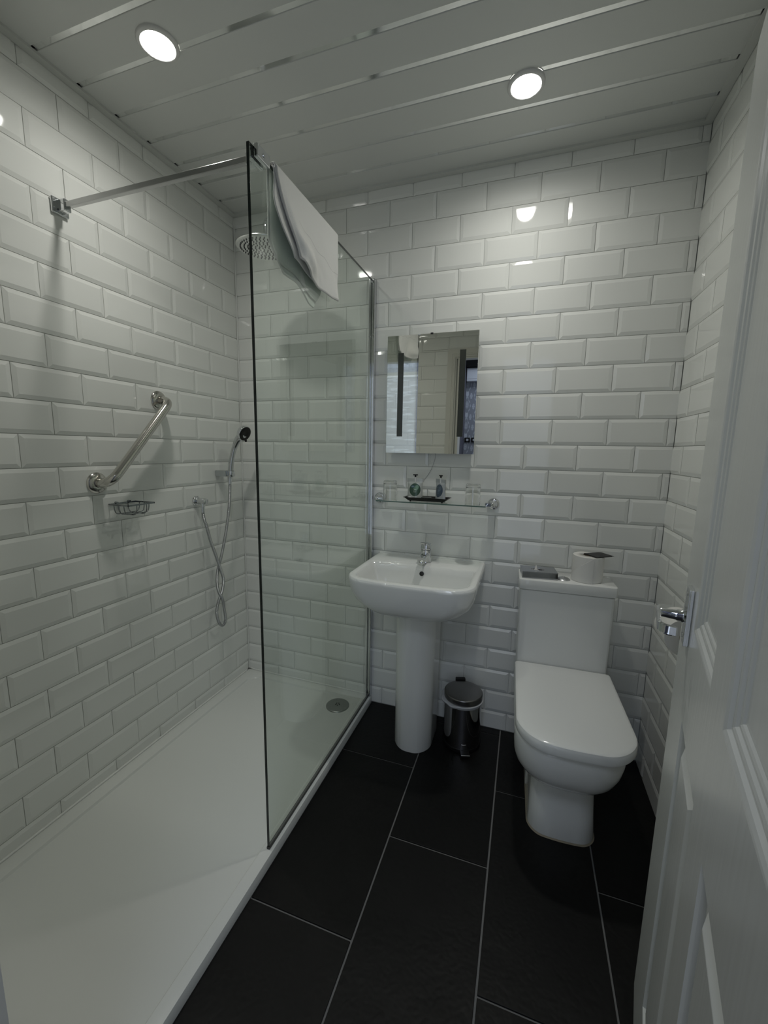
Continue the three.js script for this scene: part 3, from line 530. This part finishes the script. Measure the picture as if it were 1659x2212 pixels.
// ------------------------------------------------------------------ mirror, shelf and what stands on it
{
  const t = thing('wall_mirror', 'rectangular mirror with two dark light strips above the shelf', 'mirror', [1.008, 1.515, 0]), w = 0.196, h = 0.2505;
  part('mirror_body', box(-w + 0.012, w - 0.012, -h + 0.012, h - 0.012, 0.003, 0.03), std(lin(0.5, 0.52, 0.54), 0.35, 0.6), t);
  part('mirror_glass', box(-w, w, -h, h, 0.03, 0.0345), [M.glassEdgePale ??= phys(lin(0.30, 0.34, 0.33), 0.15), M.glassEdgePale, M.glassEdgePale, M.glassEdgePale, M.mirror, M.glassEdgePale], t);
  for (const x of [-0.134, 0.134]) part('light_strip', box(x - 0.0128, x + 0.0128, -0.178, 0.178, 0.0345, 0.0349), phys(lin(0.045, 0.050, 0.042), 0.15), t, 'dark unlit strip');
  part('clip', rbox(-0.006, 0.006, h - 0.004, h + 0.003, 0.0335, 0.037, 0.0012, 1), M.dark, t);
}
{
  const t = thing('hanging_cord', 'thin grey cord hanging below the mirror', 'cord');
  part('cord', tube([[1.036, 1.27, 0.012], [1.034, 1.242, 0.006], [1.02, 1.2, 0.0035], [1.003, 1.168, 0.0035], [0.985, 1.146, 0.0035], [0.96, 1.12, 0.0035]], 0.0006, 40, 6), std(lin(0.18, 0.18, 0.18), 0.6), t);
}
const SY = 1.0565;                                      // top of the glass shelf
{
  const t = thing('glass_shelf', 'clear glass shelf on two chrome wall brackets above the basin', 'shelf'), x0 = 0.80, x1 = 1.272;
  part('shelf_glass', [new THREE.PlaneGeometry(x1 - x0, 0.112).rotateX(-Math.PI / 2).translate((x0 + x1) / 2, SY, 0.068), new THREE.PlaneGeometry(x1 - x0, 0.112).rotateX(Math.PI / 2).translate((x0 + x1) / 2, SY - 0.005, 0.068)], M.glassPane, t);
  part('shelf_edge', [rbox(x0, x1, SY - 0.005, SY, 0.1235, 0.125, 0.0004, 1), box(x0 - 0.001, x0, SY - 0.005, SY, 0.012, 0.125), box(x1, x1 + 0.001, SY - 0.005, SY, 0.012, 0.125)], M.shelfEdge, t, 'green glass edge');
  for (const x of [0.776, 1.296]) {
    const s = x < 1 ? 1 : -1, b = part('bracket', [lathe([[0.0001, 0.06], [0.008, 0.058], [0.011, 0.05], [0.0125, 0.03], [0.0155, 0.022], [0.018, 0.016], [0.018, 0.010], [0.0001, 0.010]], 32).rotateX(Math.PI / 2).translate(x, SY - 0.003, 0), rbox(Math.min(x, x + s * 0.032), Math.max(x, x + s * 0.032), SY - 0.012, SY + 0.006, 0.038, 0.056, 0.003, 2)], M.chrome, t);
    part('flange', lathe([[0.0001, 0.013], [0.019, 0.012], [0.023, 0.008], [0.0255, 0.003], [0.0255, 0]], 36).rotateX(Math.PI / 2).translate(x, SY - 0.003, 0.0025), M.chrome, b);
  }
}
{
  const mk = (label, x, z) => {
    const t = thing('drinking_glass', label, 'glass', [x, SY + 0.0004, z], 0, 'upturned tumblers on the shelf');
    part('glass_body', lathe([[0.0292, 0.0004], [0.031, 0], [0.0318, 0.001], [0.0308, 0.03], [0.03, 0.078], [0.0288, 0.0845], [0.026, 0.0868], [0.0001, 0.0868]], 48), M.solidGlass, t);
    part('glass_inside', lathe([[0.0001, 0.0735], [0.022, 0.073], [0.0268, 0.07], [0.0282, 0.03], [0.0292, 0.0004]], 48), M.solidGlass, t);
  };
  mk('upturned clear tumbler at the shower end of the shelf', 0.852, 0.085);
  mk('upturned clear tumbler at the toilet end of the shelf', 1.216, 0.09);
}
const TY = SY + 0.0065;                                 // floor of the amenity tray
{
  const t = thing('amenity_tray', 'small black footed tray on the glass shelf', 'tray', [1.02, SY, 0.075], -0.03);
  const o = (a, b, y, r = 0.003) => ({ y, pts: outline(-a, a, -b, b, r, 0, 4, 6) });
  part('tray_dish', loft([o(0.078, 0.03, 0.004), o(0.094, 0.0395, 0.0175), o(0.098, 0.042, 0.018), o(0.098, 0.042, 0.0195), o(0.0935, 0.0385, 0.0193), o(0.077, 0.0285, 0.0065)], { crease: 0.4 }), M.blackPlastic, t);
  for (const [x, z] of [[-0.07, -0.022], [0.07, -0.022], [-0.07, 0.022], [0.07, 0.022]]) part('foot', new THREE.CylinderGeometry(0.005, 0.004, 0.005, 14).translate(x, 0.0026, z), M.blackPlastic, t);
}
{
  const c = (bg, ink, half) => {
    const cv = document.createElement('canvas'); cv.width = 256; cv.height = 320; const x = cv.getContext('2d');
    x.fillStyle = bg; x.fillRect(0, 0, 256, 320);
    x.fillStyle = ink[0]; x.beginPath(); x.arc(128, 170, 96, 0, 7); x.fill();
    x.fillStyle = ink[1]; x.beginPath(); x.ellipse(150, 140, 50, 34, -0.5, 0, 7); x.fill();
    x.fillStyle = ink[2]; x.beginPath(); x.ellipse(92, 122, 34, 18, 0, 0, 7); x.fill();
    x.fillStyle = ink[3]; x.fillRect(70, 118, 44, 5); x.fillRect(112, 160, 40, 8); x.fillRect(100, 178, 58, 4); x.fillRect(104, 192, 50, 4); x.fillRect(108, 206, 42, 4);
    const t = new THREE.CanvasTexture(cv); t.colorSpace = THREE.SRGBColorSpace; return t;
  };
  const mk = (label, pos, turn, map, clear) => {
    const t = thing('toiletry_pouch', label, 'pouch', pos, turn), W2 = 0.034, Hh = 0.092;
    const prof = (u, v, s) => { const e = Math.sin(Math.PI * u) ** 0.6, d = v < 0.82 ? (0.0125 * (1 - v / 0.82) ** 0.7 + 0.003) : 0.0012; return [(u - 0.5) * 2 * W2 * (1 - 0.05 * Math.sin(v * 3.14)), v * Hh, s * (0.0008 + d * e)]; };
    const film = (m) => phys(0xffffff, 0.25, { map: m, metalness: 0.15 });
    const front = grid(20, 24, (u, v) => prof(u, v, 1)), bk = grid(20, 24, (u, v) => prof(1 - u, v, -1));
    part('pouch_front', front, film(map), t, 'pouch front with a round printed label');
    part('pouch_back', bk, phys(lin(0.6, 0.61, 0.6), 0.25), t);
    part('pouch_seal', rbox(-W2 - 0.002, W2 + 0.002, Hh * 0.83, Hh + 0.001, -0.0012, 0.0012, 0.0006, 1), phys(lin(0.42, 0.43, 0.42), 0.2), t, 'clear crimped top seal');
    part('spout', cyl([0, Hh * 0.82, 0.001], [0, Hh + 0.006, 0.001], 0.0042, 0.0042, 14), phys(lin(0.7, 0.71, 0.7), 0.3), t);
    part('cap', [cyl([0, Hh, 0.001], [0, Hh + 0.014, 0.001], 0.0042, 0.0036, 14), rbox(-0.0105, 0.0105, Hh + 0.013, Hh + 0.018, -0.002, 0.004, 0.0015, 2)], M.blackPlastic, t, 'black twist cap');
  };
  mk('clear pouch with a green round label on the tray', [0.965, TY + 0.0008, 0.078], 0.12, c('#b9bdb8', ['#3c5546', '#6f8f76', '#4a6674', '#b7c2b8']));
  mk('turned clear pouch with a blue grey label on the tray', [1.077, TY + 0.0008, 0.075], -0.75, c('#b4b8bb', ['#4a5868', '#5d6b7a', '#41545e', '#77899a']));
  const s = thing('soap_bar', 'small dark wrapped soap lying between the two pouches', 'soap', [1.018, TY + 0.0008, 0.085], 0.1);
  part('wrapper', rbox(-0.022, 0.022, 0, 0.0135, -0.015, 0.015, 0.003, 2), phys(lin(0.018, 0.022, 0.018), 0.3), s);
  part('label_band', rbox(-0.013, 0.013, 0.002, 0.008, 0.0148, 0.0154, 0.0002, 1), std(lin(0.25, 0.27, 0.25), 0.6), s);
  const cp = thing('cotton_pad', 'small crumpled white packet at the left of the tray', 'packet', [0.946, TY + 0.0008, 0.098], 0.5);
  part('packet', new THREE.SphereGeometry(0.009, 16, 10).scale(1.1, 0.75, 0.8).translate(0, 0.0068, 0), phys(lin(0.55, 0.56, 0.55), 0.4), cp);
}
// ------------------------------------------------------------------ toilet and what stands on it
const TT = 0.0314;                                      // the toilet stands turned by 1.8 degrees
const toilet = thing('toilet', 'white close coupled toilet with the seat lid closed', 'toilet', [1.592, 0, 0.012], TT);
{
  const o = (x0, x1, z0, z1, r, bow = 0) => outline(x0, x1, z0, z1, r, bow, 12, 14);
  const body = (y, e, f) => ({ y, pts: o(-0.171 - e, 0.171 + e, 0.0, 0.146 + f, [0.006, 0.006, 0.016, 0.016]) });
  part('cistern', loft([body(0.405, -0.004, -0.002), body(0.5, -0.002, -0.001), body(0.7385, 0, 0), body(0.7405, -0.004, -0.004), body(0.7425, -0.004, -0.004)], { crease: 0.6 }), M.ceramic, toilet);
  const lid = (y, e) => ({ y, pts: o(-0.1765 + e, 0.1765 - e, 0.0 + e, 0.152 - e, [0.006, 0.006, 0.014, 0.014]) });
  const cl = part('cistern_lid', loft([lid(0.7426, 0.004), lid(0.744, 0.001), lid(0.748, 0), lid(0.776, 0), lid(0.7815, 0.0015), lid(0.7838, 0.005)], { crease: 0.6 }), M.ceramic, toilet);
  part('flush_button', lathe([[0.0001, 0.0125], [0.004, 0.0118], [0.006, 0.0085], [0.018, 0.0065], [0.024, 0.002], [0.0255, 0]], 36).translate(-0.0095, 0.7838, 0.1), M.satin, cl, 'round metal flush button');
  // seat lid: 2 cm slab with a rounded top edge and a D-shaped front
  const L = (y, e) => ({ y, pts: o(-0.171 + e, 0.176 - e, 0.148 + e, 0.611 - e, [0.012, 0.012, 0.1 - e * 0.5, 0.092 - e * 0.5], 0.024) });
  part('seat_lid', loft([L(0.4075, 0.004), L(0.4085, 0.0012), L(0.412, 0), L(0.4335, 0), L(0.4385, 0.002), L(0.4413, 0.006), L(0.4424, 0.012), L(0.4424, 0.06)], { crease: 0.5 }), phys(lin(0.77, 0.78, 0.755), 0.16), toilet);
  part('seat_ring', loft([L(0.398, 0.013), L(0.4, 0.009), L(0.4045, 0.009), L(0.4075, 0.012)], { crease: 0.5 }), phys(lin(0.77, 0.78, 0.755), 0.16), toilet);
  const B = (y, hw, zf, r, bow = 0.02, zb = 0.10, dx = 0) => ({ y, pts: o(dx - hw, dx + hw, zb, zf - bow, [0.02, 0.02, r, r], bow) });
  part('bowl', loft([[0.208, 0.098, 0.472, 0.07], [0.213, 0.114, 0.5, 0.08], [0.225, 0.130, 0.53, 0.09], [0.245, 0.145, 0.56, 0.098], [0.272, 0.155, 0.583, 0.102], [0.305, 0.161, 0.6, 0.102], [0.345, 0.164, 0.611, 0.1], [0.38, 0.1645, 0.614, 0.098], [0.393, 0.164, 0.613, 0.098], [0.3985, 0.161, 0.609, 0.096]].map(([y, hw, zf, r]) => B(y, hw, zf, r, 0.022, 0.1, -0.0065)), { crease: 0.7 }), M.ceramic, toilet);
  part('foot', loft([B(0.0, 0.106, 0.492, 0.05, 0.012), B(0.004, 0.107, 0.493, 0.05, 0.012), B(0.08, 0.103, 0.484, 0.055, 0.012), B(0.17, 0.1, 0.476, 0.06, 0.012), B(0.225, 0.1, 0.474, 0.06, 0.012)], { crease: 0.7 }), M.ceramic, toilet);
  part('outlet_housing', loft([B(0.0, 0.109, 0.30, 0.03, 0, 0.05), B(0.3, 0.116, 0.31, 0.03, 0, 0.03), B(0.4, 0.15, 0.31, 0.03, 0, 0.02)], { crease: 0.7 }), M.ceramic, toilet);
  part('base_sealant', loft([B(0.0, 0.1095, 0.4965, 0.05, 0.012), B(0.003, 0.109, 0.4955, 0.05, 0.012), B(0.005, 0.107, 0.4935, 0.05, 0.012)], { capEnd: false }), std(lin(0.30, 0.26, 0.19), 0.8), toilet, 'yellowed sealant round the foot');
}
const CY = 0.7841;
{
  const t = thing('tissue_box', 'flat chrome tissue box on the toilet cistern', 'tissue box', [1.4925, CY, 0.102], 0.11);
  const s = new THREE.Shape([[-0.066, -0.045], [0.066, -0.045], [0.066, 0.045], [-0.066, 0.045]].map((p) => new THREE.Vector2(...p))), h = new THREE.Path(); h.absellipse(-0.004, -0.004, 0.026, 0.013, 0, 6.2832, true); s.holes.push(h);
  part('top', new THREE.ExtrudeGeometry(s, { depth: 0.0015, bevelEnabled: true, bevelSize: 0.0006, bevelThickness: 0.0006, bevelSegments: 2, curveSegments: 32 }).rotateX(-Math.PI / 2).translate(0, 0.0255, 0), M.boxChrome, t);
  part('sides', [box(-0.066, 0.066, 0.0003, 0.0255, 0.0435, 0.045), box(-0.066, 0.066, 0.0003, 0.0255, -0.045, -0.0435), box(-0.066, -0.0645, 0.0003, 0.0255, -0.0435, 0.0435), box(0.0645, 0.066, 0.0003, 0.0255, -0.0435, 0.0435)], M.boxChrome, t);
  const p = thing('paper_tissue', 'white tissue pulled up through the tissue box opening', 'tissue', [1.4885, CY, 0.106], 0.11);
  part('paper', thick(20, 14, (u, v) => { const a = (u - 0.5) * 0.044, k = Math.exp(-(((u - 0.36) / 0.1) ** 2)); return [a, 0.021 + 0.026 * k * (1 - Math.abs(v - 0.5) * 1.6) + 0.002 * Math.sin(u * 14), (v - 0.5) * 0.018 * (1 - 0.65 * k)]; }, 0.001, [1, 1]), M.paper, p);
}
{
  const roll = (label, pos, group) => {
    const t = thing('toilet_roll', label, 'toilet roll', pos, 0, group);
    part('paper', lathe([[0.02, 0.0], [0.054, 0.0], [0.0555, 0.0015], [0.0558, 0.05], [0.0555, 0.0985], [0.054, 0.1], [0.02, 0.1], [0.02, 0.0]], 56), M.paper, t);
    part('core', lathe([[0.02, 0.1], [0.0185, 0.1], [0.0185, 0], [0.02, 0], [0.02, 0.1]], 32), std(lin(0.4, 0.33, 0.25), 0.9), t); return t;
  };
  const a = roll('white toilet roll standing on the cistern lid', [1.672, CY, 0.084]);
  // the free end folded to a point on the front of the roll
  part('folded_end', thick(30, 14, (u, v) => {
    const th = 1.36 + 1.5 * u, r = 0.0578 + 0.0012 * Math.sin(u * 3.1) + 0.02 * Math.max(0, u - 0.6) ** 2, lo = 0.0012, edge = 0.0985 - 0.074 * u ** 1.15;
    return [Math.cos(th) * r, lo + (edge - lo) * v, Math.sin(th) * r];
  }, 0.0016, [1, 1]), M.paper, a);
  const p = thing('sachet_packet', 'flat black packet lying on top of the toilet roll', 'packet', [1.704, CY + 0.1015, 0.086], 0.62);
  part('packet', rbox(-0.037, 0.037, 0, 0.0035, -0.033, 0.033, 0.0014, 2), phys(lin(0.014, 0.014, 0.014), 0.45), p);
  part('crimp', rbox(0.037, 0.046, 0.0012, 0.0022, -0.033, 0.033, 0.0004, 1), phys(lin(0.014, 0.014, 0.014), 0.45), p);
  part('printed_line', rbox(-0.022, 0.018, 0.0034, 0.0037, -0.004, -0.0032, 0.0001, 1), std(lin(0.12, 0.12, 0.12), 0.6), p);
  const b = roll('white toilet roll on the wall holder behind the door handle', [1.872, 0.772, 0.53]);
  b.rotation.set(-Math.PI / 2, 0, 0);
  const h = thing('toilet_roll_holder', 'chrome holder carrying the toilet roll on the right wall', 'toilet roll holder');
  part('arm', bentTube([[1.932, 0.79, 0.405], [1.872, 0.79, 0.405], [1.872, 0.772, 0.405], [1.872, 0.772, 0.545]], 0.008, 0.0055, 12), M.chrome, h);
  part('wall_flange', lathe([[0.0001, 0.012], [0.02, 0.01], [0.024, 0]], 28).rotateZ(Math.PI / 2).translate(1.9325, 0.79, 0.405), M.chrome, h);
}
// ------------------------------------------------------------------ pedal bin
{
  const bx = 1.223, bz = 0.136, t = thing('pedal_bin', 'small chrome pedal bin between pedestal and toilet', 'bin', [bx, 0, bz], 0.3);
  const ch = std(lin(0.50, 0.50, 0.51), 0.05, 1);
  part('base', lathe([[0.0001, 0], [0.081, 0], [0.0825, 0.003], [0.0825, 0.016], [0.08, 0.018]], 48), M.blackPlastic, t);
  part('body', lathe([[0.08, 0.017], [0.08, 0.212], [0.0785, 0.214], [0.077, 0.2135]], 64), ch, t);
  const l = part('lid', lathe([[0.0001, 0.2465], [0.06, 0.2455], [0.0765, 0.244], [0.0808, 0.242], [0.0825, 0.2385], [0.0825, 0.2195], [0.0815, 0.218]], 64), std(lin(0.24, 0.235, 0.23), 0.3, 1), t);
  part('hinge', rbox(-0.022, 0.022, 0.19, 0.2515, -0.096, -0.0785, 0.004, 2), M.blackPlastic, t, 'black plastic hinge');
  part('pedal', [rbox(-0.019, 0.019, 0.012, 0.016, 0.078, 0.112, 0.0015, 2), rbox(-0.019, 0.019, 0.004, 0.0145, 0.108, 0.112, 0.0015, 2)], M.blackPlastic, t);
  part('pedal_lip', rbox(-0.0185, 0.0185, 0.0145, 0.017, 0.109, 0.1125, 0.001, 1), M.satin, t);
  const b = thing('bin_liner', 'pale plastic liner edge showing under the bin lid', 'bin liner', [bx, 0, bz], 0.3);
  const g = lathe([[0.0805, 0.2], [0.083, 0.206], [0.0845, 0.2105], [0.0862, 0.2145], [0.0835, 0.2165], [0.076, 0.2158]], 64), p = g.attributes.position;
  for (let i = 0; i < p.count; i++) { const a = Math.atan2(p.getZ(i), p.getX(i)), k = Math.max(0, Math.cos(a - 2.9)), r = Math.hypot(p.getX(i), p.getZ(i)), s = r > 0.0815 ? 1 + 0.15 * k * (0.7 + 0.3 * Math.sin(a * 9)) : 1; p.setXYZ(i, p.getX(i) * s, p.getY(i) - (r > 0.0815 ? 0.004 * Math.sin(a * 3) * k : 0), p.getZ(i) * s); }
  g.computeVertexNormals();
  part('liner', g, phys(lin(0.55, 0.56, 0.57), 0.35, { side: THREE.DoubleSide }), b);
}
scene.traverse((o) => { if (o.isMesh) { o.castShadow = true; o.receiveShadow = true; } });
renderer.render(scene, camera);
